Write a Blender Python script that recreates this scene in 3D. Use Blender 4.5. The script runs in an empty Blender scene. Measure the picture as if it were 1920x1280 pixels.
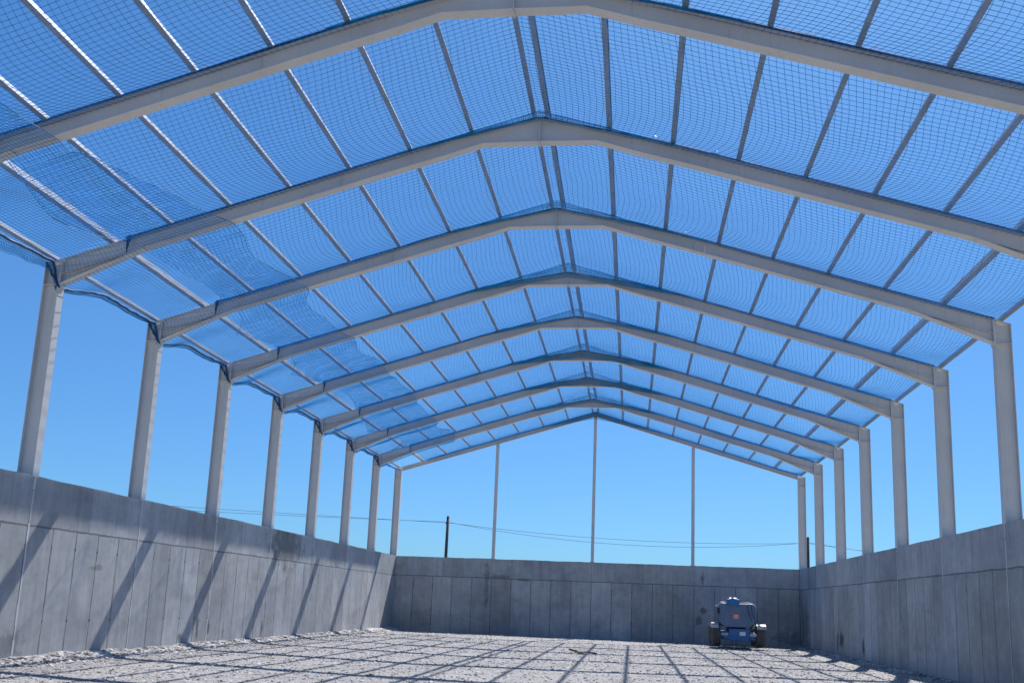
import bpy, bmesh, math, random
from mathutils import Vector, Matrix, noise
random.seed(7)
R = math.radians
sc = bpy.context.scene
C = sc.collection

# ------------------------------------------------------------------ camera, sky, sun, exposure
cd = bpy.data.cameras.new('camera'); cam = bpy.data.objects.new('camera', cd); C.objects.link(cam)
CF = Vector((-0.1315828, 0.97459636, 0.18123992)); CR = Vector((0.99117706, 0.12640877, 0.03986056)); CU = CR.cross(CF)
m = Matrix((CR, CU, -CF)).transposed().to_4x4(); m.translation = Vector((1.98, 0, 1.509)); cam.matrix_world = m
cd.sensor_width = 36; cd.lens = 1728.3 / 1920 * 36; cd.shift_y = 170.5 / 1920
cd.clip_start = .1; cd.clip_end = 5000
sc.camera = cam

SUN = Vector((.20, .65, 1)).normalized()
w = bpy.data.worlds.new('World'); sc.world = w; w.use_nodes = True
nt = w.node_tree; nt.nodes.clear()
sky = nt.nodes.new('ShaderNodeTexSky'); sky.sky_type = 'NISHITA'; sky.sun_disc = False
sky.sun_elevation = math.asin(SUN.z); sky.sun_rotation = math.atan2(SUN.x, SUN.y)
sky.altitude = 900; sky.air_density = 1.0; sky.dust_density = 1.6; sky.ozone_density = 2.5
hs = nt.nodes.new('ShaderNodeHueSaturation'); hs.inputs['Saturation'].default_value = 1.08
tn = nt.nodes.new('ShaderNodeMix'); tn.data_type = 'RGBA'; tn.blend_type = 'MULTIPLY'; tn.inputs[0].default_value = 1; tn.inputs[7].default_value = (.50, .975, 1.48, 1)
gm = nt.nodes.new('ShaderNodeGamma'); gm.inputs[1].default_value = .8
bg = nt.nodes.new('ShaderNodeBackground'); bg.inputs[1].default_value = .070
wo = nt.nodes.new('ShaderNodeOutputWorld')
nt.links.new(sky.outputs[0], hs.inputs['Color']); nt.links.new(hs.outputs[0], gm.inputs[0]); nt.links.new(gm.outputs[0], tn.inputs[6]); nt.links.new(tn.outputs[2], bg.inputs[0]); nt.links.new(bg.outputs[0], wo.inputs[0])
sl = bpy.data.lights.new('sun', 'SUN'); sl.energy = 4.3; sl.angle = R(.53); sl.color = (1, .97, .94)
so = bpy.data.objects.new('sun', sl); C.objects.link(so); so.rotation_euler = SUN.to_track_quat('Z', 'Y').to_euler(); so.location = (0, 0, 40)
sc.view_settings.view_transform = 'Standard'; sc.view_settings.look = 'None'
sc.view_settings.exposure = 0.9; sc.view_settings.gamma = 1

# ------------------------------------------------------------------ dimensions (metres)
YB = 46.367          # inner face of the end wall
D = 4.1985           # frame spacing
HW = 3.64            # wall height
HI = 10.0            # half width between wall faces
SL = .304; RZ = 11.27
NF = 11              # frames, far to near
def fy(k): return YB + .12 - k * D
def T(x): return RZ - SL * abs(x)

# ------------------------------------------------------------------ materials
class NB:
    def __init__(s, name):
        s.m = bpy.data.materials.new(name); s.m.use_nodes = True; s.t = s.m.node_tree
        s.b = s.t.nodes['Principled BSDF']; s.co = s.t.nodes.new('ShaderNodeTexCoord').outputs['Object']
    def n(s, typ, **kw):
        x = s.t.nodes.new(typ)
        for k, v in kw.items(): setattr(x, k, v)
        return x
    def put(s, sock, v):
        if hasattr(v, 'node') or isinstance(v, bpy.types.NodeSocket): s.t.links.new(v, sock)
        else: sock.default_value = v
    def math(s, op, a, b=0.0, c=None, clamp=False):
        x = s.n('ShaderNodeMath', operation=op, use_clamp=clamp); s.put(x.inputs[0], a); s.put(x.inputs[1], b)
        if c is not None: s.put(x.inputs[2], c)
        return x.outputs[0]
    def noise(s, scale, detail=4, rough=.6, vec=None, dist=0):
        x = s.n('ShaderNodeTexNoise'); x.inputs['Scale'].default_value = scale; x.inputs['Detail'].default_value = detail
        x.inputs['Roughness'].default_value = rough; x.inputs['Distortion'].default_value = dist
        s.put(x.inputs['Vector'], vec if vec is not None else s.co); return x.outputs['Fac']
    def scaled(s, v, sx, sy, sz):
        x = s.n('ShaderNodeVectorMath', operation='MULTIPLY'); s.put(x.inputs[0], v); x.inputs[1].default_value = (sx, sy, sz); return x.outputs[0]
    def ramp(s, f, stops):
        x = s.n('ShaderNodeValToRGB'); e = x.color_ramp.elements
        while len(e) < len(stops): e.new(.5)
        for i, (p, c) in enumerate(stops): e[i].position = p; e[i].color = (*c, 1) if len(c) == 3 else c
        s.put(x.inputs[0], f); return x.outputs[0]
    def rmap(s, f, a, b, c, d):
        x = s.n('ShaderNodeMapRange'); s.put(x.inputs[0], f)
        for i, v in enumerate((a, b, c, d)): x.inputs[i + 1].default_value = v
        return x.outputs[0]
    def mul(s, col, f):
        x = s.n('ShaderNodeVectorMath', operation='SCALE'); s.put(x.inputs[0], col); s.put(x.inputs['Scale'], f); return x.outputs[0]
    def mix(s, f, a, b):
        x = s.n('ShaderNodeMix', data_type='RGBA'); s.put(x.inputs[0], f)
        s.put(x.inputs[6], (*a, 1) if isinstance(a, tuple) else a); s.put(x.inputs[7], (*b, 1) if isinstance(b, tuple) else b); return x.outputs[2]
    def bump(s, h, strength=.3, dist=.01, normal=None):
        x = s.n('ShaderNodeBump'); x.inputs['Strength'].default_value = strength; x.inputs['Distance'].default_value = dist
        s.put(x.inputs['Height'], h)
        if normal is not None: s.put(x.inputs['Normal'], normal)
        return x.outputs[0]
    def out(s, col=None, rough=.6, metal=0., normal=None):
        if col is not None: s.put(s.b.inputs['Base Color'], (*col, 1) if isinstance(col, tuple) else col)
        s.put(s.b.inputs['Roughness'], rough); s.b.inputs['Metallic'].default_value = metal
        if normal is not None: s.put(s.b.inputs['Normal'], normal)
        return s.m

def mat_paint(name, col, rough=.5, dirt=.18, scale=1.6, metal=0.):
    b = NB(name)
    f = b.noise(scale, 6, .65); g = b.noise(scale * 11, 3, .6)
    k = b.math('ADD', b.rmap(f, .3, .7, 1 - dirt, 1 + dirt * .3), b.rmap(g, .3, .7, -dirt * .25, dirt * .2))
    c = b.mul(b.n('ShaderNodeRGB').outputs[0], k)
    c.node.inputs[0].links[0].from_node.outputs[0].default_value = (*col, 1)
    return b.out(c, b.rmap(g, 0, 1, rough - .1, rough + .12), metal, b.bump(g, .08, .004))

M = {}
def steel_mat():
    b = NB('painted_steel')
    f = b.noise(.9, 5, .6); drip = b.noise(3.0, 4, .6, b.scaled(b.co, 3, 3, .35)); g = b.noise(25, 3, .6)
    c = b.mix(b.rmap(f, .35, .7, 0, 1), (.62, .62, .625), (.53, .54, .555))
    c = b.mix(b.rmap(drip, .58, .75, 0, .5), c, (.40, .37, .33))
    c = b.mul(c, b.rmap(g, .3, .7, .95, 1.03))
    return b.out(c, .5, 0, b.bump(g, .05, .003))
M['steel'] = steel_mat()
M['purlin'] = mat_paint('galvanised_purlin', (.27, .30, .34), .5, .22, 2.0, .1)

def net_mat(name, col, tr=0):
    b = NB(name); f = b.noise(3, 3, .6)
    c = b.mix(b.rmap(f, .35, .65, 0, 1), col, tuple(c * .72 for c in col))
    if tr:   # thin plastic cord lets light through
        tl = b.n('ShaderNodeBsdfTranslucent'); b.put(tl.inputs[0], c); mx = b.n('ShaderNodeMixShader'); mx.inputs[0].default_value = tr
        b.t.links.new(b.b.outputs[0], mx.inputs[1]); b.t.links.new(tl.outputs[0], mx.inputs[2]); b.t.links.new(mx.outputs[0], b.t.nodes['Material Output'].inputs[0])
    return b.out(c, .6)
M['net'] = net_mat('blue_net_cord', (.002, .39, .78), .5)
M['rope'] = net_mat('dark_blue_rope', (.008, .075, .20), .15)
M['teal'] = net_mat('teal_net_cord', (.02, .40, .68), .5)
M['white'] = mat_paint('white_plastic', (.75, .77, .8), .4, .05)

def concrete(name, axis, per, off, lift, spots, seed):
    """board-marked cast concrete: axis is the coordinate that runs along the wall"""
    b = NB(name)
    sep = b.n('ShaderNodeSeparateXYZ'); b.put(sep.inputs[0], b.co)
    a = sep.outputs[axis]; z = sep.outputs[2]
    wob = b.rmap(b.noise(.8, 3, .5), 0, 1, -.03, .03)
    wobz = b.rmap(b.noise(5, 3, .6), 0, 1, -.02, .02)
    aw = b.math('ADD', b.math('ADD', a, wob), wobz); zw = b.math('ADD', b.math('ADD', z, wob), wobz)
    low = b.math('LESS_THAN', zw, lift)
    # lower boards
    q = b.math('DIVIDE', b.math('SUBTRACT', aw, off), per)
    fr = b.math('FRACT', q); idx = b.math('FLOOR', q)
    d = b.math('MULTIPLY', b.math('MINIMUM', fr, b.math('SUBTRACT', 1.0, fr)), per)
    jn = b.noise(2.2, 3, .6)
    jw = b.rmap(jn, .35, .7, .009, .030)
    jl = b.math('MULTIPLY', b.math('LESS_THAN', d, jw), low)
    # upper lift: sparser joints
    q2 = b.math('DIVIDE', b.math('SUBTRACT', aw, off), per * 2.5)
    fr2 = b.math('FRACT', q2); idx2 = b.math('FLOOR', q2)
    d2 = b.math('MULTIPLY', b.math('MINIMUM', fr2, b.math('SUBTRACT', 1.0, fr2)), per * 2.5)
    ju = b.math('MULTIPLY', b.math('LESS_THAN', d2, .010), b.math('SUBTRACT', 1.0, low))
    dz = b.math('ABSOLUTE', b.math('SUBTRACT', zw, lift))
    jh = b.math('LESS_THAN', dz, b.rmap(jn, .3, .7, .012, .028))
    joint = b.math('MAXIMUM', b.math('MAXIMUM', jl, b.math('MULTIPLY', ju, .7)), jh)
    # tone per board
    wn = b.n('ShaderNodeTexWhiteNoise', noise_dimensions='2D')
    cx = b.n('ShaderNodeCombineXYZ'); b.put(cx.inputs[0], b.math('ADD', b.math('MULTIPLY', idx, low), b.math('MULTIPLY', idx2, b.math('SUBTRACT', 1.0, low))))
    b.put(cx.inputs[1], b.math('ADD', b.math('MULTIPLY', low, 7.0), float(seed))); b.put(wn.inputs['Vector'], cx.outputs[0])
    tone = b.rmap(wn.outputs['Value'], 0, 1, .80, 1.14)
    cl = b.noise(.55, 6, .62); cl2 = b.noise(3.2, 7, .68)
    sv = b.scaled(b.co, 7, 7, .35); streak = b.noise(1.0, 5, .6, sv)
    sv2 = b.scaled(b.co, 22, 22, 1.2); fine = b.noise(1.0, 4, .6, sv2)
    grain = b.noise(60, 3, .6)
    k = b.math('MULTIPLY', tone, b.rmap(cl, .3, .7, .74, 1.18))
    k = b.math('MULTIPLY', k, b.rmap(cl2, .3, .72, .84, 1.10))
    k = b.math('MULTIPLY', k, b.rmap(streak, .3, .75, 1.06, .84))
    k = b.math('MULTIPLY', k, b.rmap(fine, .3, .7, 1.02, .97))
    k = b.math('MULTIPLY', k, b.rmap(grain, .25, .75, .93, 1.07))
    # drips from the top edge
    drip = b.noise(1.0, 4, .6, b.scaled(b.co, 2.4, 2.4, .25))
    k = b.math('MULTIPLY', k, b.math('SUBTRACT', 1.0, b.math('MULTIPLY', b.rmap(drip, .55, .75, 0, .38), b.rmap(z, 2.5, HW, .1, 1))))
    # tie holes on two heights
    for hz in (2.25, .75):
        dd = b.math('SQRT', b.math('ADD', b.math('POWER', d, 2.0), b.math('POWER', b.math('SUBTRACT', z, hz), 2.0)))
        h = b.math('MULTIPLY', b.math('LESS_THAN', dd, .035), b.math('GREATER_THAN', b.math('FRACT', b.math('MULTIPLY', wn.outputs['Value'], 7.3)), .62))
        k = b.math('MULTIPLY', k, b.math('SUBTRACT', 1.0, b.math('MULTIPLY', h, .65)))
    for (s0, z0, rs, rz, amt) in spots:
        u = b.math('DIVIDE', b.math('SUBTRACT', a, s0), rs); v = b.math('DIVIDE', b.math('SUBTRACT', z, z0), rz)
        rr = b.math('SQRT', b.math('ADD', b.math('MULTIPLY', u, u), b.math('MULTIPLY', v, v)))
        rr = b.math('ADD', rr, b.rmap(cl2, .3, .7, -.55, .55))
        k = b.math('MULTIPLY', k, b.rmap(rr, .55, 1.1, 1 - amt, 1))
    warm = b.mix(b.rmap(b.noise(.35, 4, .6), .4, .65, 0, 1), (.40, .415, .435), (.44, .44, .44))
    c = b.mul(warm, k)
    c = b.mix(b.math('MULTIPLY', joint, .72), c, (.085, .09, .10))
    hgt = b.math('ADD', b.math('MULTIPLY', cl2, .35), b.math('SUBTRACT', b.math('MULTIPLY', grain, .12), b.math('MULTIPLY', joint, .8)))
    return b.out(c, .9, 0, b.bump(hgt, .5, .012))

def ground_mat():
    b = NB('crushed_stone_ground')
    a = b.noise(.35, 5, .6); c1 = b.noise(16, 8, .8); v = b.n('ShaderNodeTexVoronoi'); v.inputs['Scale'].default_value = 26
    b.put(v.inputs['Vector'], b.co)
    k = b.math('MULTIPLY', b.rmap(c1, .3, .7, .42, 1.34), b.rmap(v.outputs['Distance'], .0, .6, 1.08, .72))
    k = b.math('MULTIPLY', k, b.rmap(a, .35, .65, .88, 1.06))
    c = b.mul(b.mix(b.rmap(b.noise(1.3, 4, .6), .4, .6, 0, 1), (.43, .405, .39), (.37, .358, .352)), k)
    return b.out(c, .95, 0, b.bump(b.math('ADD', c1, b.math('MULTIPLY', v.outputs['Distance'], -.6)), .8, .025))
def stone_mat():
    b = NB('broken_stone')
    v = b.n('ShaderNodeTexVoronoi'); v.inputs['Scale'].default_value = 5.5; b.put(v.inputs['Vector'], b.co)
    sp = b.n('ShaderNodeSeparateColor'); b.put(sp.inputs[0], v.outputs['Color'])
    c = b.ramp(sp.outputs[0], [(0, (.13, .125, .12)), (.3, (.38, .36, .35)), (.7, (.47, .45, .44)), (1, (.60, .58, .565))])
    c = b.mul(c, b.rmap(b.noise(18, 4, .6), .3, .7, .85, 1.1))
    return b.out(c, .92, 0)
def sand_mat():
    b = NB('dry_earth')
    c = b.mix(b.rmap(b.noise(.05, 6, .6), .4, .6, 0, 1), (.34, .29, .22), (.27, .25, .17))
    return b.out(b.mul(c, b.rmap(b.noise(4, 6, .7), .3, .7, .8, 1.1)), .95)
M['ground'] = ground_mat(); M['stone'] = stone_mat(); M['earth'] = sand_mat()
M['wood'] = mat_paint('weathered_pole', (.045, .05, .06), .85, .2)
M['wire'] = mat_paint('dark_wire', (.035, .05, .075), .5, .1)

# ------------------------------------------------------------------ mesh helpers
def obj(name, bm, mat, parent=None, smooth=False, bevel=0, loc=None):
    me = bpy.data.meshes.new(name)
    bmesh.ops.recalc_face_normals(bm, faces=bm.faces)
    bm.to_mesh(me); bm.free(); me.materials.append(mat)
    if smooth:
        for p in me.polygons: p.use_smooth = True
    o = bpy.data.objects.new(name, me); C.objects.link(o)
    if parent: o.parent = parent
    if loc: o.location = loc
    if bevel:
        md = o.modifiers.new('bevel', 'BEVEL'); md.width = bevel; md.segments = 2; md.limit_method = 'ANGLE'
    return o
def raw(name, vs, fs, mat, parent=None):
    me = bpy.data.meshes.new(name); me.from_pydata(vs, [], fs); me.materials.append(mat); me.update()
    o = bpy.data.objects.new(name, me); C.objects.link(o)
    if parent: o.parent = parent
    return o
def tag(o, label=None, cat=None, group=None, kind=None):
    if label: o['label'] = label
    if cat: o['category'] = cat
    if group: o['group'] = group
    if kind: o['kind'] = kind
    return o
def empty(name, loc, label, cat, group=None, rz=0):
    o = bpy.data.objects.new(name, None); C.objects.link(o); o.location = loc; o.rotation_euler = (0, 0, rz)
    o.empty_display_size = .2
    return tag(o, label, cat, group)
def box(bm, x0, x1, y0, y1, z0, z1):
    v = [bm.verts.new((x, y, z)) for x in (x0, x1) for y in (y0, y1) for z in (z0, z1)]
    for f in ((0, 1, 3, 2), (4, 6, 7, 5), (0, 4, 5, 1), (2, 3, 7, 6), (0, 2, 6, 4), (1, 5, 7, 3)): bm.faces.new([v[i] for i in f])
def prism_y(bm, pts, y0, y1):
    a = [bm.verts.new((x, y0, z)) for x, z in pts]; b = [bm.verts.new((x, y1, z)) for x, z in pts]; n = len(pts)
    bm.faces.new(a); bm.faces.new(b[::-1])
    for i in range(n): bm.faces.new((a[i], b[i], b[(i + 1) % n], a[(i + 1) % n]))
def prism_x(bm, pts, x0, x1):
    a = [bm.verts.new((x0, y, z)) for y, z in pts]; b = [bm.verts.new((x1, y, z)) for y, z in pts]; n = len(pts)
    bm.faces.new(a); bm.faces.new(b[::-1])
    for i in range(n): bm.faces.new((a[i], b[i], b[(i + 1) % n], a[(i + 1) % n]))
def tube(bm, pts, r, n=8, r2=None):
    pts = [Vector(p) for p in pts]; rings = []
    for i, p in enumerate(pts):
        t = (pts[min(i + 1, len(pts) - 1)] - pts[max(i - 1, 0)]).normalized()
        u = t.cross(Vector((0, 0, 1)) if abs(t.z) < .9 else Vector((1, 0, 0))).normalized(); v = t.cross(u)
        rr = r if r2 is None else r + (r2 - r) * i / (len(pts) - 1)
        rings.append([bm.verts.new(p + (u * math.cos(a) + v * math.sin(a)) * rr) for a in (2 * math.pi * j / n for j in range(n))])
    for a, b in zip(rings, rings[1:]):
        for j in range(n): bm.faces.new((a[j], a[(j + 1) % n], b[(j + 1) % n], b[j]))
    bm.faces.new(rings[0]); bm.faces.new(rings[-1][::-1])
def cords(name, lines, r, mat, parent=None):
    """many thin three-sided cords as one mesh"""
    vs = []; fs = []
    for L in lines:
        n = len(L)
        if n < 2: continue
        dx = abs(L[-1][0] - L[0][0]); dy = abs(L[-1][1] - L[0][1]); dz = abs(L[-1][2] - L[0][2])
        s = len(vs); q = .866 * r
        for (x, y, z) in L:
            if dz > dx and dz > dy: vs += [(x, y - r, z), (x - q, y + r / 2, z), (x + q, y + r / 2, z)]
            elif dy > dx: vs += [(x, y, z - r), (x - q, y, z + r / 2), (x + q, y, z + r / 2)]
            else: vs += [(x, y, z - r), (x, y - q, z + r / 2), (x, y + q, z + r / 2)]
        for i in range(n - 1):
            a = s + 3 * i
            fs += [(a, a + 1, a + 4, a + 3), (a + 1, a + 2, a + 5, a + 4), (a + 2, a, a + 3, a + 5)]
    return raw(name, vs, fs, mat, parent)

# ------------------------------------------------------------------ ground
bm = bmesh.new()
g = 3000
v = [bm.verts.new(p) for p in ((-g, -g, -.25), (g, -g, -.25), (g, g, -.25), (-g, g, -.25))]; bm.faces.new(v)
tag(obj('terrain', bm, M['earth']), kind='structure')
def fh(x, y):   # height of the rubble floor
    h = .022 * noise.noise(Vector((x * .35, y * .35, 0))) + .010 * noise.noise(Vector((x * 1.3, y * 1.3, 5))) + .006 * noise.noise(Vector((x * 4, y * 4, 9)))
    e = max(0, 1 - (x + HI) / .75); h += .13 * e * e * (1 + .6 * noise.noise(Vector((3, y * 1.1, 2))))
    e = max(0, 1 - (HI - x) / .6); h += .10 * e * e
    return h - .05
vs = []; fs = []
NX, NY = 130, 330
ys = [-8 + (YB + 8) * j / NY for j in range(NY + 1)]
for j in range(NY + 1):
    for i in range(NX + 1):
        x = -HI + 2 * HI * i / NX; vs.append((x, ys[j], fh(x, ys[j])))
for j in range(NY):
    for i in range(NX): a = j * (NX + 1) + i; fs.append((a, a + 1, a + NX + 2, a + NX + 1))
o = raw('ground', vs, fs, M['ground']); tag(o, kind='structure')
for p in o.data.polygons: p.use_smooth = True
# loose stones
ico = bmesh.new(); bmesh.ops.create_icosphere(ico, subdivisions=1, radius=1)
IV = [tuple(v.co) for v in ico.verts]; IF = [tuple(v.index for v in f.verts) for f in ico.faces]; ico.free()
OV = [(1, 0, 0), (-1, 0, 0), (0, 1, 0), (0, -1, 0), (0, 0, 1), (0, 0, -1)]
OF = [(0, 2, 4), (2, 1, 4), (1, 3, 4), (3, 0, 4), (2, 0, 5), (1, 2, 5), (3, 1, 5), (0, 3, 5)]
def stones(vs, fs, x, y, s, big):
    s0 = len(vs); V, F = (IV, IF) if big else (OV, OF)
    a = random.random() * 6.28; ca, sa = math.cos(a), math.sin(a)
    sx, sy, sz = s * random.uniform(.7, 1.3), s * random.uniform(.7, 1.3), s * random.uniform(.3, .6)
    t = random.uniform(-.5, .5); z0 = fh(x, y) + sz * random.uniform(-.2, .3)
    for (p, q, r) in V:
        j = random.uniform(.72, 1.2); p, q, r = p * sx * j, q * sy * j, r * sz * j; r += p * t
        vs.append((x + p * ca - q * sa, y + p * sa + q * ca, z0 + r))
    fs.extend(tuple(s0 + i for i in f) for f in F)
vs = []; fs = []
for i in range(72000):
    y = 11 + (YB - 11.3) * random.random() ** 1.25; x = random.uniform(-9.9, 9.9)
    s = min(.013 * math.exp(random.expovariate(1.9)), .038)
    stones(vs, fs, x, y, s, s > .028)
for i in range(5200):   # ridge of rubble at the foot of the left wall
    y = random.uniform(12, YB - .3); x = -9.93 + abs(random.gauss(0, .3)); stones(vs, fs, x, y, random.uniform(.02, .085), True)
for i in range(1500):
    y = random.uniform(12, YB - .3); x = 9.93 - abs(random.gauss(0, .25)); stones(vs, fs, x, y, random.uniform(.02, .06), True)
o = raw('gravel', vs, fs, M['stone']); tag(o, 'pale broken stones scattered over the floor between the walls', 'gravel', kind='stuff')

# ------------------------------------------------------------------ concrete walls
WT = .36
Y0 = -8
mL = concrete('left_concrete', 1, D / 5, fy(0) - .02, 2.64, [
    (24.9, .42, .10, .30, .6), (25.6, .45, .09, .22, .6), (23.9, .25, .16, .12, .5), (26.6, .4, .07, .25, .5), (29.5, .3, .10, .25, .6),
    (31.2, 3.1, 1.6, .75, .42), (33.9, 2.3, .16, 1.2, .45), (19.6, 1.9, .25, .08, .35), (16.9, .3, .5, .3, .3)], 1)
mR = concrete('right_concrete', 1, D / 5, fy(0) - .02, 2.66, [
    (38.3, .55, .16, .40, .72), (37.6, .62, .38, .34, .72), (34.2, .48, .2, .36, .72), (45.2, .9, 1.1, 1.4, .35), (28.0, 1.2, 1.5, .8, .15)], 2)
mB = concrete('end_concrete', 0, 1.0, -.02, 2.68, [
    (5.45, 1.5, .22, .22, .55), (5.2, 1.0, .18, .2, .4), (-5.25, 2.4, .12, 1.1, .35), (-4.6, 2.75, .5, .12, .4), (9.4, .4, .8, .35, .3), (5.4, 3.0, .09, .45, .5), (-3.4, 2.64, .5, .06, .5)], 3)
def wall_mesh(pts, y0, y1, nseg, axis):
    bm = bmesh.new()
    (prism_y if axis == 1 else prism_x)(bm, pts, y0, y1)
    return bm
def top_chip(bm, axis):
    # subdivide long top edges and roughen them a little
    es = [e for e in bm.edges if e.calc_length() > 5 and all(v.co.z > HW - .05 for v in e.verts)]
    bmesh.ops.subdivide_edges(bm, edges=es, cuts=140)
    for v in bm.verts:
        if v.co.z > HW - .05: v.co.z += .016 * noise.noise(Vector((v.co.x * .8, v.co.y * .8, 1))) + random.uniform(-.006, .006)
a = wall_mesh([(-HI, -.3), (-HI, HW), (-HI - WT, HW), (-HI - WT, -.3)], Y0, YB + WT, 1, 1); top_chip(a, 1)
tag(obj('concrete_wall', a, mL), 'long sunlit board-marked concrete wall on the left with slanting shadows', 'wall', 'concrete perimeter walls')
a = wall_mesh([(HI, -.3), (HI, HW), (HI + WT, HW), (HI + WT, -.3)], Y0, YB + WT, 1, 1); top_chip(a, 1)
tag(obj('concrete_wall', a, mR), 'long shaded concrete wall on the right', 'wall', 'concrete perimeter walls')
a = wall_mesh([(YB, -.3), (YB, HW), (YB + WT - .01, HW), (YB + WT - .01, -.3)], -HI + .002, HI - .002, 1, 0); top_chip(a, 0)
tag(obj('concrete_wall', a, mB), 'shaded concrete end wall behind the parked boom lift', 'wall', 'concrete perimeter walls')

# ------------------------------------------------------------------ portal frames
FW = .10   # half flange width
def strip(bm, pts, y0, y1, th):
    """a plate following a polyline in XZ, th thick upwards"""
    for (xa, za), (xb, zb) in zip(pts, pts[1:]):
        prism_y(bm, [(xa, za), (xb, zb), (xb, zb + th), (xa, za + th)], y0, y1)
FLAT = [.0, .28, .28, .28, .28, .30, .22, .15, .12, .12, .12]
def rtop(x, flat): return T(x) - flat * max(0., 1 - abs(x) / 2.4) - .004
def rafter_pts(s, gable, fl=.15):
    if gable:
        xs = [0.0, 3, 7, 9.98]; top = [(s * x, T(x) - .004) for x in xs]; bot = [(s * x, T(x) - .22) for x in xs]
    else:
        top = [(s * x, rtop(x, fl)) for x in (0.012, .8, 1.6, 2.4, 5, 8, 9.98)]
        bot = [(s * .012, 10.61), (s * 1.15, 10.60), (s * 1.9, T(1.9) - .335), (s * 3, T(3) - .32), (s * 5, T(5) - .32), (s * 8.2, T(8.2) - .32), (s * 9.98, 7.68)]
    return top, bot
def rafter(s, gable, fl=.15):
    bm = bmesh.new(); top, bot = rafter_pts(s, gable, fl); w = .006; f = FW if not gable else .07
    # web in quads between matching samples
    def zat(P, x):
        P = sorted(P)
        for (xa, za), (xb, zb) in zip(P, P[1:]):
            if xa - 1e-6 <= x <= xb + 1e-6: return za + (zb - za) * (x - xa) / (xb - xa)
    xs = sorted({p[0] for p in top + bot})
    for xa, xb in zip(xs, xs[1:]):
        prism_y(bm, [(xa, zat(bot, xa) + .012), (xb, zat(bot, xb) + .012), (xb, zat(top, xb) - .012), (xa, zat(top, xa) - .012)], -w, w)
    strip(bm, [(x, z - .012) for x, z in top], -f, f, .012)
    strip(bm, bot, -f, f, .012)
    return bm
def plate(s, x0, x1, z0, z1, hw=.085):
    bm = bmesh.new(); box(bm, min(s * x0, s * x1), max(s * x0, s * x1), -hw, hw, z0, z1); return bm
def column(s, gable, cut=0):
    bm = bmesh.new(); xi, xo = HI - .006, HI + .35; zt = T(xi) - .01; zo = T(xo)
    if gable: zt -= .0
    X = lambda a, b: (min(s * a, s * b), max(s * a, s * b))
    a, b = X(xi, xi + .014); box(bm, a, b, -FW, FW, HW - .02, zt - .0)
    a, b = X(xo - .014, xo); box(bm, a, b, -FW, FW, HW - .3, zo)
    a, b = X(xi + .014, xo - .014); prism_y(bm, [(a, HW - .3), (b, HW - .3), (b, min(zt, zo)), (a, min(zt, zo))], -.006, .006)
    a, b = X(xi - .001, xo + .001)   # sloping cap
    za, zb = (T(a), T(b)); prism_y(bm, [(a, za - .012), (b, zb - .012), (b, zb), (a, za)], -FW - .003, FW + .003)
    for z in ((7.66, 7.672), (HW + .01, HW + .03)):
        a, b = X(xi + .014, xo - .014); box(bm, a, b, -FW + .004, FW - .004, *z)
    return bm
def strip_bm(s, wdt, z0, z1):   # flange face showing in the face of the wall
    bm = bmesh.new(); z = z0
    while z < z1 - .05:
        zz = min(z1, z + random.uniform(.25, .9)); w0 = wdt * random.uniform(.6, 1.1)
        a, b = sorted((s * (HI - .005), s * (HI + .01))); box(bm, a, b, -w0 / 2 + random.uniform(-.01, .01), w0 / 2, z, zz - random.choice((0.002, .03, .002)))
        z = zz
    return bm
ordn = ['', 'second', 'third', 'fourth', 'fifth', 'sixth', 'seventh', 'eighth', 'ninth', 'tenth', 'eleventh']
for k in range(NF):
    gable = k == 0
    if gable: lab = 'off-white steel gable frame over the end wall, farthest and thinnest of the frames'
    else: lab = '%s off-white steel portal frame counted from the end wall, carrying blue netting' % ordn[k]
    t = empty('portal_frame', (0, fy(k), 0), lab, 'steel frame', 'off-white steel portal frames spanning the hall')
    for s in (-1, 1):
        obj('column', column(s, gable), M['steel'], t)
        obj('rafter', rafter(s, gable, FLAT[k]), M['steel'], t)
        if not gable:
            obj('end_plate', plate(s, HI - .034, HI - .0065, 7.62, T(HI) - .03, .096), M['steel'], t)
            bm = bmesh.new(); xa, xb = sorted((s * 8.15, s * (HI - .036)))   # haunch fin line
            prism_y(bm, [(s * 8.2, T(8.2) - .335), (s * 9.96, T(9.96) - .335), (s * 9.96, T(9.96) - .323), (s * 8.2, T(8.2) - .323)], -.09, .09)
            obj('haunch_flange', bm, M['steel'], t)
        obj('exposed_flange', strip_bm(s, .06 if s < 0 else .035, .05 if k > 4 else random.choice((.1, 1.2, 2.4)), HW - .03), M['steel'], t)
    bm = bmesh.new()
    box(bm, -.011, .011, -.095, .095, 10.57 if not gable else RZ - .24, RZ - (FLAT[k] + .02 if not gable else .01)); obj('apex_plate', bm, M['steel'], t)

# gable posts
for x, lab in ((-5.0, 'slim steel post on the end wall, left of the tall middle post'), (0.0, 'tallest slim steel post, standing on the middle of the end wall under the ridge'),
               (4.93, 'slim steel post on the end wall, right of the tall middle post')):
    t = empty('gable_post', (x, YB + .13, 0), lab, 'steel post', 'slim posts on the end wall')
    bm = bmesh.new(); h = T(x) - .22; b_ = .075
    box(bm, -b_, b_, -.085, -.075, HW - .02, h); box(bm, -b_, b_, .075, .085, HW - .02, h); box(bm, -.004, .004, -.075, .075, HW - .02, h)
    obj('post', bm, M['steel'], t)
    bm = bmesh.new(); box(bm, -.13, .13, -.12, .12, HW - .01, HW + .02); obj('base_plate', bm, M['steel'], t)

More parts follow.
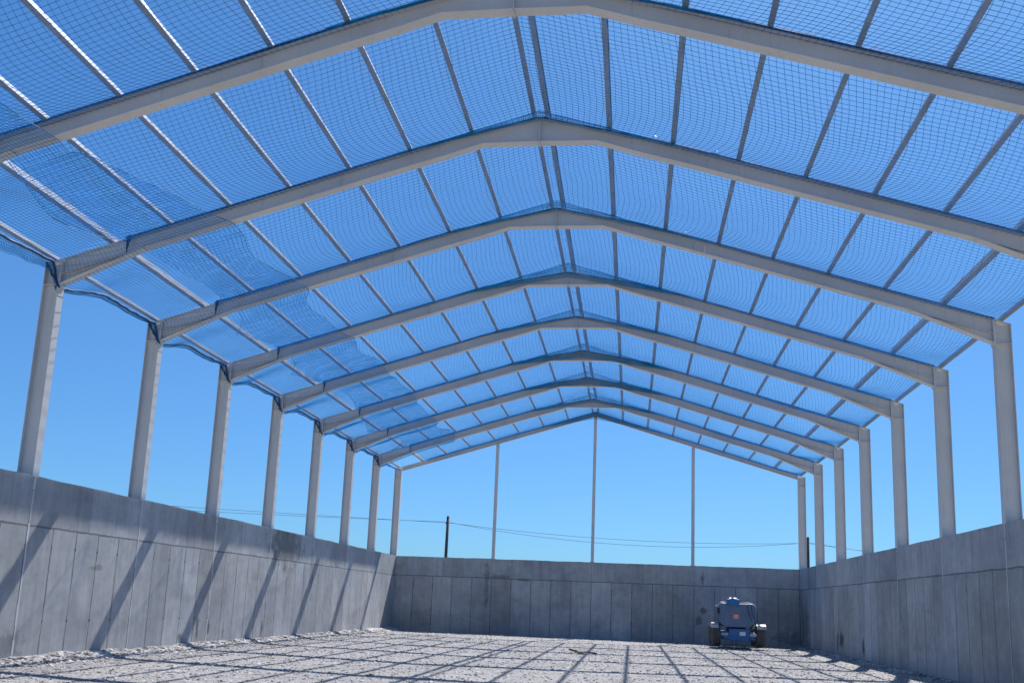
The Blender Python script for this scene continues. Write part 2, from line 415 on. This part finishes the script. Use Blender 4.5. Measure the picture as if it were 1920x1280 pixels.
# ------------------------------------------------------------------ purlins
PX = [.13 + 1.2525 * i for i in range(9)]
names = ['ridge purlin', 'purlin first below the ridge', 'purlin second below the ridge', 'purlin third below the ridge', 'purlin fourth below the ridge',
         'purlin fifth below the ridge', 'purlin sixth below the ridge', 'purlin last above the eave', 'eave purlin']
yA, yB_ = fy(NF - 1) - .3, fy(0) + .12
for s in (-1, 1):
    for i, x in enumerate(PX):
        bm = bmesh.new(); f, h = (.105, .15) if i == 7 else (.09, .085); t_ = .006
        xe = x if i < 8 else x - .02
        prof = [(0, 0), (f, 0), (f, .022), (f - t_, .022), (f - t_, t_), (t_, t_), (t_, h - t_), (f - t_, h - t_), (f - t_, h - .022), (f, h - .022), (f, h), (0, h)]
        # the web faces the ridge, the channel opens down the slope
        cs, sn = math.cos(math.atan(SL)), math.sin(math.atan(SL))
        P = [(s * (xe - .0425 + u * cs + v * sn * 1), T(xe) + .002 + .0425 * SL - u * sn + v * cs) for u, v in prof]
        P = P if s > 0 else P[::-1]
        prism_y(bm, P, yA, yB_)
        side = 'right' if s > 0 else 'left'
        o = obj('purlin', bm, M['purlin'])
        tag(o, 'long thin steel %s on the %s slope of the roof' % (names[i], side), 'purlin', 'roof purlins over the portal frames')

# ------------------------------------------------------------------ main safety net: laid over the rafters, sagging in every bay
net = empty('safety_net', (0, 0, 0), 'large blue roof safety net sagging under the purlins from bay to bay', 'safety net', 'blue safety nets under the roof')
XL, XR = -8.75, 10.05
def bay(y):
    q = (fy(0) - y) / D; k = int(math.floor(q)); return k, 1 - (q - k)      # t = 0 at the near rafter of the bay, 1 at the far one
def npos(x, y):
    k, t = bay(y); t = min(max(t, 0), 1)
    nz = noise.noise(Vector((x * .35, k * 3.7, 1.5))); n2 = noise.noise(Vector((x * .9, y * .5, 7.5)))
    sg = 4 * t * (1 - t)
    ed = min(1, max(0, (10.1 - x) / 1.6)); 
    h = ed ** .6 * (.17 + .16 * min(1, abs(x) / 7)) * (1 + .5 * nz)
    A = .36 * ed ** .7 * min(1, abs(x) / 3.5) * (1 + .4 * nz)
    d = A * math.sin(math.pi * t ** 1.35)
    x2 = x + (d if x > 0 else -d)
    x2 += .03 * noise.noise(Vector((x * 2, y * 1.4, 3))) * sg ** .5
    z = T(x) - h * sg - .012 + .05 * n2 * sg - SL * (abs(x2) - abs(x)) * .9
    # pulled down over the dropped apex of the rafter
    e = max(0, 1 - abs(x) / 2.4); z -= FLAT[max(0, min(10, k + 1 if t < .5 else k))] * .8 * e * (1 - sg) ** 3
    return (max(min(x2, 10.12), -10.1), y, z)
def left_edge(y):
    k, t = bay(y); 
    a1 = noise.noise(Vector((0, k * 2.3, .4))); a2 = noise.noise(Vector((5, k * 1.7, .7))); tt = t ** (1 + .8 * a2)
    return -8.62 + (.5 + .9 * a1) * abs(math.sin((2 if k % 3 else 1) * math.pi * tt)) ** .8
cell = .102
yn, yf = fy(NF - 1), fy(0)
lines = []
i = 0; x = XL
while x < XR:
    L = []; y = yn; n = int((yf - yn) / .15)
    for j in range(n + 1):
        y = yn + (yf - yn) * j / n
        if x >= left_edge(y): L.append(npos(x, y))
        else:
            if len(L) > 1: lines.append(L)
            L = []
    if len(L) > 1: lines.append(L)
    x += .108
y = yn
while y < yf:
    xl = left_edge(y); n = 48
    lines.append([npos(xl + (XR - xl) * j / n, y) for j in range(n + 1)])
    y += cell
main = cords('mesh', lines, .0043, M['net'], net)
# border rope of the free edge
L = []; n = 420
for j in range(n + 1): y = yn + (yf - yn) * j / n; L.append(npos(left_edge(y), y))
bm = bmesh.new(); tube(bm, L, .007, 5); obj('border_rope', bm, M['net'], net)
# gathered net and rope on top of every rafter
for k in range(NF):
    bm = bmesh.new()
    for s0, s1, r, ph in ((-8.6, 10.0, .020, 0), (-8.6, 10.0, .013, 4)):
        L = []; n = 150
        for j in range(n + 1):
            x = s0 + (s1 - s0) * j / n
            wv = noise.noise(Vector((x * 1.7, k * 5.1, ph))); L.append((x, fy(k) - FW - .005 + .02 * wv - .01, rtop(x, FLAT[k]) + .012 + .022 * wv * (1 if ph else .5)))
        tube(bm, L, r, 5)
    obj('rafter_rope', bm, M['rope'], net)
# slack folds hanging at the ridge on the camera side of each frame
G = [.34, .42, .55, .55, .34, .44, .27, .20, .14, .1, .1]
for k in range(NF):
    lines = []; g_ = G[k]; wl, wr = 2.9 + .3 * random.random(), 3.3 + .4 * random.random()
    def low(x): return g_ * max(0, 1 - abs(x) / (wl if x < 0 else wr)) ** 1.1
    def fp(x, q): y_ = fy(k) - FW - .03 - .05 * math.sin(q * 3) - .03 * noise.noise(Vector((x * 2, q * 2, k))); return (x, y_, T(x) - .01 - low(x) * q)
    x = -wl
    while x < wr:
        if low(x) > .02: lines.append([fp(x + .03 * q * math.sin(x * 4), q) for q in (0, .33, .66, 1)])
        x += .036
    nr = max(3, int(g_ / .035))
    for r_ in range(nr + 1):
        n = 60; lines.append([fp(-wl + (wl + wr) * j / n, r_ / nr) for j in range(n + 1)])
    cords('ridge_fold', lines, .0062, M['teal'], net)
# white cable ties
for k in range(1, NF):
    for q in range(3):
        x = random.uniform(-8, 9); bm = bmesh.new(); yy = fy(k) - FW - .03; zz = rtop(x, FLAT[k]) + .03
        tube(bm, [(x, yy, zz - .02), (x + .03, yy - .02, zz + .03), (x + .07, yy - .01, zz + .02)], .006, 5); obj('cable_tie', bm, M['white'], net)
bm = bmesh.new(); tube(bm, [(3.55, fy(6) - .3, 9.98), (3.57, fy(6) - .31, 9.87), (3.54, fy(6) - .3, 9.78), (3.55, fy(6) - .3, 9.70)], .011, 5)
obj('hanging_strap', bm, M['white'], net)

# ------------------------------------------------------------------ second net: strip slung under the rafters on the left
n2 = empty('safety_net', (0, 0, 0), 'narrower blue safety net strip slung beneath the rafters along the left eave', 'safety net', 'blue safety nets under the roof')
def rbot(x):
    top, bot = rafter_pts(-1, False); P = sorted(bot)
    for (xa, za), (xb, zb) in zip(P, P[1:]):
        if xa <= x <= xb: return za + (zb - za) * (x - xa) / (xb - xa)
    return P[0][1]
def xr2(y):
    k, t = bay(y); base = -6.35 - (1.2 if y < fy(8) + .5 else max(0, (fy(7) - y) / D) * 1.2)
    return base - (.25 + .3 * noise.noise(Vector((k * 1.9, 0, 4)))) * abs(math.sin(math.pi * t)) + .35 * noise.noise(Vector((0, y * .5, 3)))
def p2(u, y):
    """u 0 at the eave, 1 at the free inner edge"""
    k, t = bay(y); t = min(max(t, 0), 1)
    xe = xr2(y); x = -10.03 + (xe + 10.03) * u
    sg = 4 * t * (1 - t)
    under = rbot(max(x, -9.95)) - .03
    over = T(x) - .05 - .10 * sg
    wgt = min(1, t * (2.3 + .4 * u), (1 - t) * (2.6 + 14 * (1 - u) ** 3))    # rises from under the rafter to roof height
    wgt = wgt * wgt * (3 - 2 * wgt)
    if k < 1: wgt = 1 if t > .5 else wgt
    z = under + (over - under) * wgt * .9 + .05 * noise.noise(Vector((x * .8, y * .7, 2))) * sg
    return (x + .05 * noise.noise(Vector((x, y * .8, 8))) * sg, y, z)
lines = []; nu = 42; ya, yb = fy(NF - 1), fy(1) + .6
for i in range(nu + 1):
    n = int((yb - ya) / .15); lines.append([p2(i / nu, ya + (yb - ya) * j / n) for j in range(n + 1)])
y = ya
while y < yb: lines.append([p2(j / 22, y) for j in range(23)]); y += .088
cords('mesh', lines, .0042, M['net'], n2)
for u, r in ((0, .030), (1, .006)):
    bm = bmesh.new(); n = 420
    L = []
    for j in range(n + 1):
        y = ya + (yb - ya) * j / n; q = p2(u, y); wv = noise.noise(Vector((u, y * 3, 1))); L.append((q[0] + .015 * wv - (.05 if u == 0 else 0), y, q[2] + .02 * wv))
    tube(bm, L, r, 6); obj('border_rope', bm, M['rope' if u == 0 else 'net'], n2)
for k in range(1, NF):   # gathered net wrapping each knee
    bm = bmesh.new()
    for ph in range(3):
        L = []
        for j in range(9):
            q = j / 8; L.append((-HI - .30 + .34 * q + .015 * math.sin(j * 1.7 + ph * 2), fy(k) - FW - .02 - .012 * ph, T(10.2) - .05 - .52 * q + .02 * math.sin(j * 2.3 + ph)))
        tube(bm, L, .02, 5)
    obj('knee_wrap', bm, M['rope'], n2)
    bm = bmesh.new()
    for ph in range(3): tube(bm, [(-8.55 + .03 * ph, fy(k) - FW - .02, rtop(8.55, 0) + .06), (-8.56 + .02 * ph, fy(k) - FW - .03, rtop(8.55, 0) - .15), (-8.54, fy(k) - FW - .03, rtop(8.55, 0) - .34 + .04 * ph)], .012, 5)
    obj('tie_knot', bm, M['rope'], n2)
# folded band of net hanging below the eave
for k in range(1, NF):
    lines = []; amp = .30 if k >= 8 else .10
    def fb(t, q):
        y = fy(k) + t * D; p = p2(0, y); hh = amp * (.35 + .65 * abs(math.sin(2.6 * t + .4))) * (1 + .3 * noise.noise(Vector((0, y * 2, k))))
        return (p[0] - .06 - .03 * math.sin(q * 3) + .02 * noise.noise(Vector((q, y * 4, 2))), y + .02 * math.sin(q * 5 + t * 30), p[2] - hh * q)
    for j in range(96): lines.append([fb(j / 96, q) for q in (0, .35, .7, 1)])
    for q in (.2, .4, .6, .8, 1): lines.append([fb(j / 60, q) for j in range(61)])
    cords('eave_band', lines, .0055, M['net'], n2)

# ------------------------------------------------------------------ utility poles and wires beyond the wall
def pole(x, y, h, lab):
    t = empty('utility_pole', (x, y, -.06), lab, 'utility pole', 'wooden poles beyond the wall')
    bm = bmesh.new(); tube(bm, [(0, 0, 0), (.02, 0, h * .5), (.05, 0, h)], .17, 10, .12); obj('shaft', bm, M['wood'], t, True)
    bm = bmesh.new(); box(bm, -.05, .05, -.5, .5, h - .75, h - .67); obj('crossarm', bm, M['wood'], t)
    for q in (-.42, .42):
        bm = bmesh.new(); tube(bm, [(0, q, h - .67), (0, q, h - .55)], .04, 8); obj('insulator', bm, M['wood'], t)
pole(-14.25, 80, 8.85, 'dark utility pole beyond the end wall, left of the gable posts')
pole(18.3, 90, 8.75, 'dark utility pole beyond the right corner of the walls')
def wire(a, b, sag, lab):
    bm = bmesh.new(); n = 40
    tube(bm, [Vector(a).lerp(Vector(b), j / n) + Vector((0, 0, -sag * 4 * (j / n) * (1 - j / n))) for j in range(n + 1)], .016, 5)
    tag(obj('overhead_wire', bm, M['wire']), lab, 'wire', 'overhead wires beyond the walls')
wire((-14.25, 79.58, 8.25), (18.3, 89.58, 8.15), 1.15, 'lower sagging wire between the two poles beyond the end wall')
wire((-14.25, 80.42, 8.25), (18.3, 90.42, 8.15), .65, 'upper sagging wire between the two poles beyond the end wall')
wire((-14.25, 79.58, 8.25), (-90, 66, 9.6), .5, 'lower wire running left from the left pole behind the columns')
wire((-14.25, 80.42, 8.25), (-90, 67, 10.6), .4, 'upper wire running left from the left pole behind the columns')
wire((18.3, 89.58, 8.15), (75, 105, 5.5), .9, 'lower wire running right from the pole at the right corner')
wire((18.3, 90.42, 8.15), (75, 106, 6.2), .8, 'upper wire running right from the pole at the right corner')

# ------------------------------------------------------------------ boom lift
M['blue'] = mat_paint('blue_machine_paint', (.015, .15, .40), .4, .3, 3)
M['grey'] = mat_paint('grey_machine_paint', (.11, .18, .29), .4, .25, 3)
M['tyre'] = mat_paint('dusty_rubber', (.10, .10, .10), .9, .35, 6)
M['black'] = mat_paint('black_part', (.02, .022, .025), .6, .2, 6)
M['red'] = mat_paint('red_decal', (.62, .13, .10), .5, .1, 6)
M['rim'] = mat_paint('pale_rim', (.45, .46, .47), .5, .3, 6)
bl = empty('boom_lift', (6.55, 41.3, 0), 'blue and grey boom lift parked rear-on before the end wall', 'boom lift', rz=R(-1.5))
bm = bmesh.new(); box(bm, -.66, .66, -.15, 2.75, .36, .66); box(bm, -.42, .42, -.22, .3, .30, .80); box(bm, -.98, .98, .02, .26, .34, .56); box(bm, -.98, .98, 2.3, 2.54, .34, .56)
obj('chassis', bm, M['blue'], bl, bevel=.02)
for x0, x1 in ((-.74, -.44), (.44, .74)):
    bm = bmesh.new(); box(bm, x0, x1, -.18, .1, .50, .62); obj('axle_cover', bm, M['rim'], bl, bevel=.02)
for x0, x1, y0 in ((-1.15, -.84, .0), (.74, 1.14, .0)):  # pale shells added over the rear tyres for their dusty, sunlit tops
    bm = bmesh.new(); P = [(y0 + .25 + .53 * math.cos(R(a)), .5 + .53 * math.sin(R(a))) for a in range(40, 141, 10)] + [(y0 + .25 + .47 * math.cos(R(a)), .5 + .47 * math.sin(R(a))) for a in range(140, 39, -10)]
    prism_x(bm, P, x0, x1); prism_x(bm, [(y0 - .14, .80), (y0 - .10, .84), (y0 - .10, .96), (y0 - .14, .92)], x0, x1); obj('sunlit_tyre_top', bm, M['rim'], bl, bevel=.01)
bm = bmesh.new(); box(bm, .02, .26, -.226, -.221, .52, .68); obj('chassis_decal', bm, M['white'], bl)
def wheel(x, y, s):
    r, hw = .45, .18
    bm = bmesh.new(); prof = [(.25, -.15), (.36, -.18), (.425, -.165), (r, -.12), (r, .12), (.425, .165), (.36, .18), (.25, .15)]; n = 40; rings = []
    for j in range(n):
        a = 2 * math.pi * j / n; rings.append([bm.verts.new((q, pr * math.cos(a), pr * math.sin(a))) for pr, q in prof])
    for j in range(n):
        A, B = rings[j], rings[(j + 1) % n]
        for i in range(len(prof)): bm.faces.new((A[i], A[(i + 1) % len(prof)], B[(i + 1) % len(prof)], B[i]))
    for j in range(22):   # chevron lugs
        a = 2 * math.pi * j / 22
        for sd in (-1, 1):
            aa = a + (.14 if sd > 0 else 0); vv = []
            for (q, da) in ((0.01, 0), (0.01, .10), (.175, .24), (.175, .14)):
                for rr in (r - .03, r + .028 if q < .1 else r - .002): vv.append(bm.verts.new((sd * q, rr * math.cos(aa + da), rr * math.sin(aa + da))))
            for f in ((0, 2, 3, 1), (2, 4, 5, 3), (4, 6, 7, 5), (6, 0, 1, 7), (1, 3, 5, 7), (0, 6, 4, 2)): bm.faces.new([vv[i] for i in f])
    w_ = bpy.data.objects.new('wheel', None); C.objects.link(w_); w_.parent = bl; w_.location = (x, y, r + .05)
    obj('tyre', bm, M['tyre'], w_)
    bm = bmesh.new(); tube(bm, [(-.10, 0, 0), (.10, 0, 0)], .26, 24); tube(bm, [(-.14, 0, 0), (.14, 0, 0)], .09, 16); obj('rim', bm, M['rim'], w_)
for x in (-.94, .92):
    for y in (.25, 2.42): wheel(x, y, 1)
bm = bmesh.new(); tube(bm, [(0, 1.35, .66), (0, 1.35, .86)], .42, 32); obj('turntable', bm, M['black'], bl)
# counterweight and engine covers: rounded shoulders, tucked-in foot
def body(x0, x1, y0, y1, z0, z1, r, tuck):
    P = [(x0 + tuck, z0), (x1 - tuck, z0), (x1 - .03, z0 + .22), (x1, z0 + .4)]
    for a in range(0, 91, 15): P.append((x1 - r + r * math.cos(R(a)), z1 - r + r * math.sin(R(a)) * 1.0))
    for a in range(90, 181, 15): P.append((x0 + r + r * math.cos(R(a)), z1 - r + r * math.sin(R(a))))
    P += [(x0, z0 + .4), (x0 + .03, z0 + .22)]
    bm = bmesh.new(); prism_y(bm, P, y0, y1); return bm
obj('counterweight', body(-.86, .70, -.12, .34, .86, 1.86, .17, .26), M['grey'], bl, bevel=.03)
bm = bmesh.new(); tube(bm, [(.06, -.02, 1.885), (.42, -.02, 1.885), (.60, -.02, 1.84), (.70, -.02, 1.74), (.72, -.02, 1.55)], .035, 8); obj('sunlit_edge', bm, M['rim'], bl, True)  # pale tube added to paint the sunlit top edge of the counterweight
bm = bmesh.new(); tube(bm, [(-.86, -.02, 1.60), (-.85, -.02, 1.82), (-.76, -.02, 1.885), (-.50, -.02, 1.885)], .03, 8); obj('sunlit_edge', bm, M['rim'], bl, True)  # shorter pale tube, painting the sunlit left shoulder
obj('engine_cover', body(.16, .74, .36, 2.0, .88, 1.80, .14, .1), M['grey'], bl, bevel=.02)
obj('tank_cover', body(-.90, -.36, .36, 2.0, .88, 1.80, .14, .1), M['grey'], bl, bevel=.02)
bm = bmesh.new(); box(bm, -.84, -.82, -.14, -.10, 1.30, 1.62); box(bm, -.90, -.80, -.16, -.12, 1.42, 1.66); obj('side_lamp', bm, M['black'], bl, bevel=.01)
bm = bmesh.new(); box(bm, -.27, .02, -.126, -.121, 1.20, 1.42); d_ = obj('decal', bm, M['red'], bl)
bm = bmesh.new()
for zz in (1.24, 1.30, 1.36): box(bm, -.21, -.03, -.129, -.1275, zz, zz + .025)
obj('decal_text', bm, M['white'], d_)
bm = bmesh.new(); box(bm, -.50, .02, -.20, .30, 1.76, 2.04); prism_x(bm, [(-.20, 2.042), (.30, 2.042), (.22, 2.11), (-.1, 2.11)], -.42, -.08)
obj('boom_knuckle', bm, M['blue'], bl, bevel=.03)
bm = bmesh.new(); box(bm, -.22, .0, .31, 3.2, 1.82, 2.03); box(bm, -.20, -.02, .4, 2.9, 1.50, 1.72); obj('boom', bm, M['blue'], bl, bevel=.015)
bm = bmesh.new(); tube(bm, [(-.11, 3.2, 1.92), (-.11, 3.5, 1.6), (-.11, 3.6, .9)], .09, 10); obj('jib', bm, M['blue'], bl)
bm = bmesh.new(); box(bm, -.9, .7, 3.65, 4.35, .42, .47)
for z in (.95, 1.5): tube(bm, [(-.9, 3.65, z), (.7, 3.65, z), (.7, 4.35, z), (-.9, 4.35, z), (-.9, 3.65, z)], .02, 6)
for x, y in ((-.9, 3.65), (.7, 3.65), (.7, 4.35), (-.9, 4.35), (-.1, 3.65), (-.1, 4.35)): tube(bm, [(x, y, .45), (x, y, 1.5)], .02, 6)
obj('platform_basket', bm, M['rim'], bl)
bm = bmesh.new()
for x in (.35, .5): tube(bm, [(x, -.1, 1.85), (x + .05, -.16, 1.5), (x + .2, -.1, 1.1), (.45, 0, .8)], .014, 6)
obj('hose', bm, M['black'], bl)

# small debris on the floor
for (x, y, sx, sy, lab) in ((.55, 31.0, .55, .14, 'flattened pile of dark debris on the stones in the middle of the floor'),):
    bm = bmesh.new()
    for i in range(12):
        a = Vector((random.gauss(0, sx * .6), random.gauss(0, sy), random.uniform(.02, .09)))
        tube(bm, [a, a + Vector((random.uniform(-.3, .3), random.uniform(-.1, .1), random.uniform(-.03, .05)))], random.uniform(.01, .03), 5)
    o = obj('debris_pile', bm, M['wood']); o.location = (x, y, fh(x, y)); tag(o, lab, 'debris')
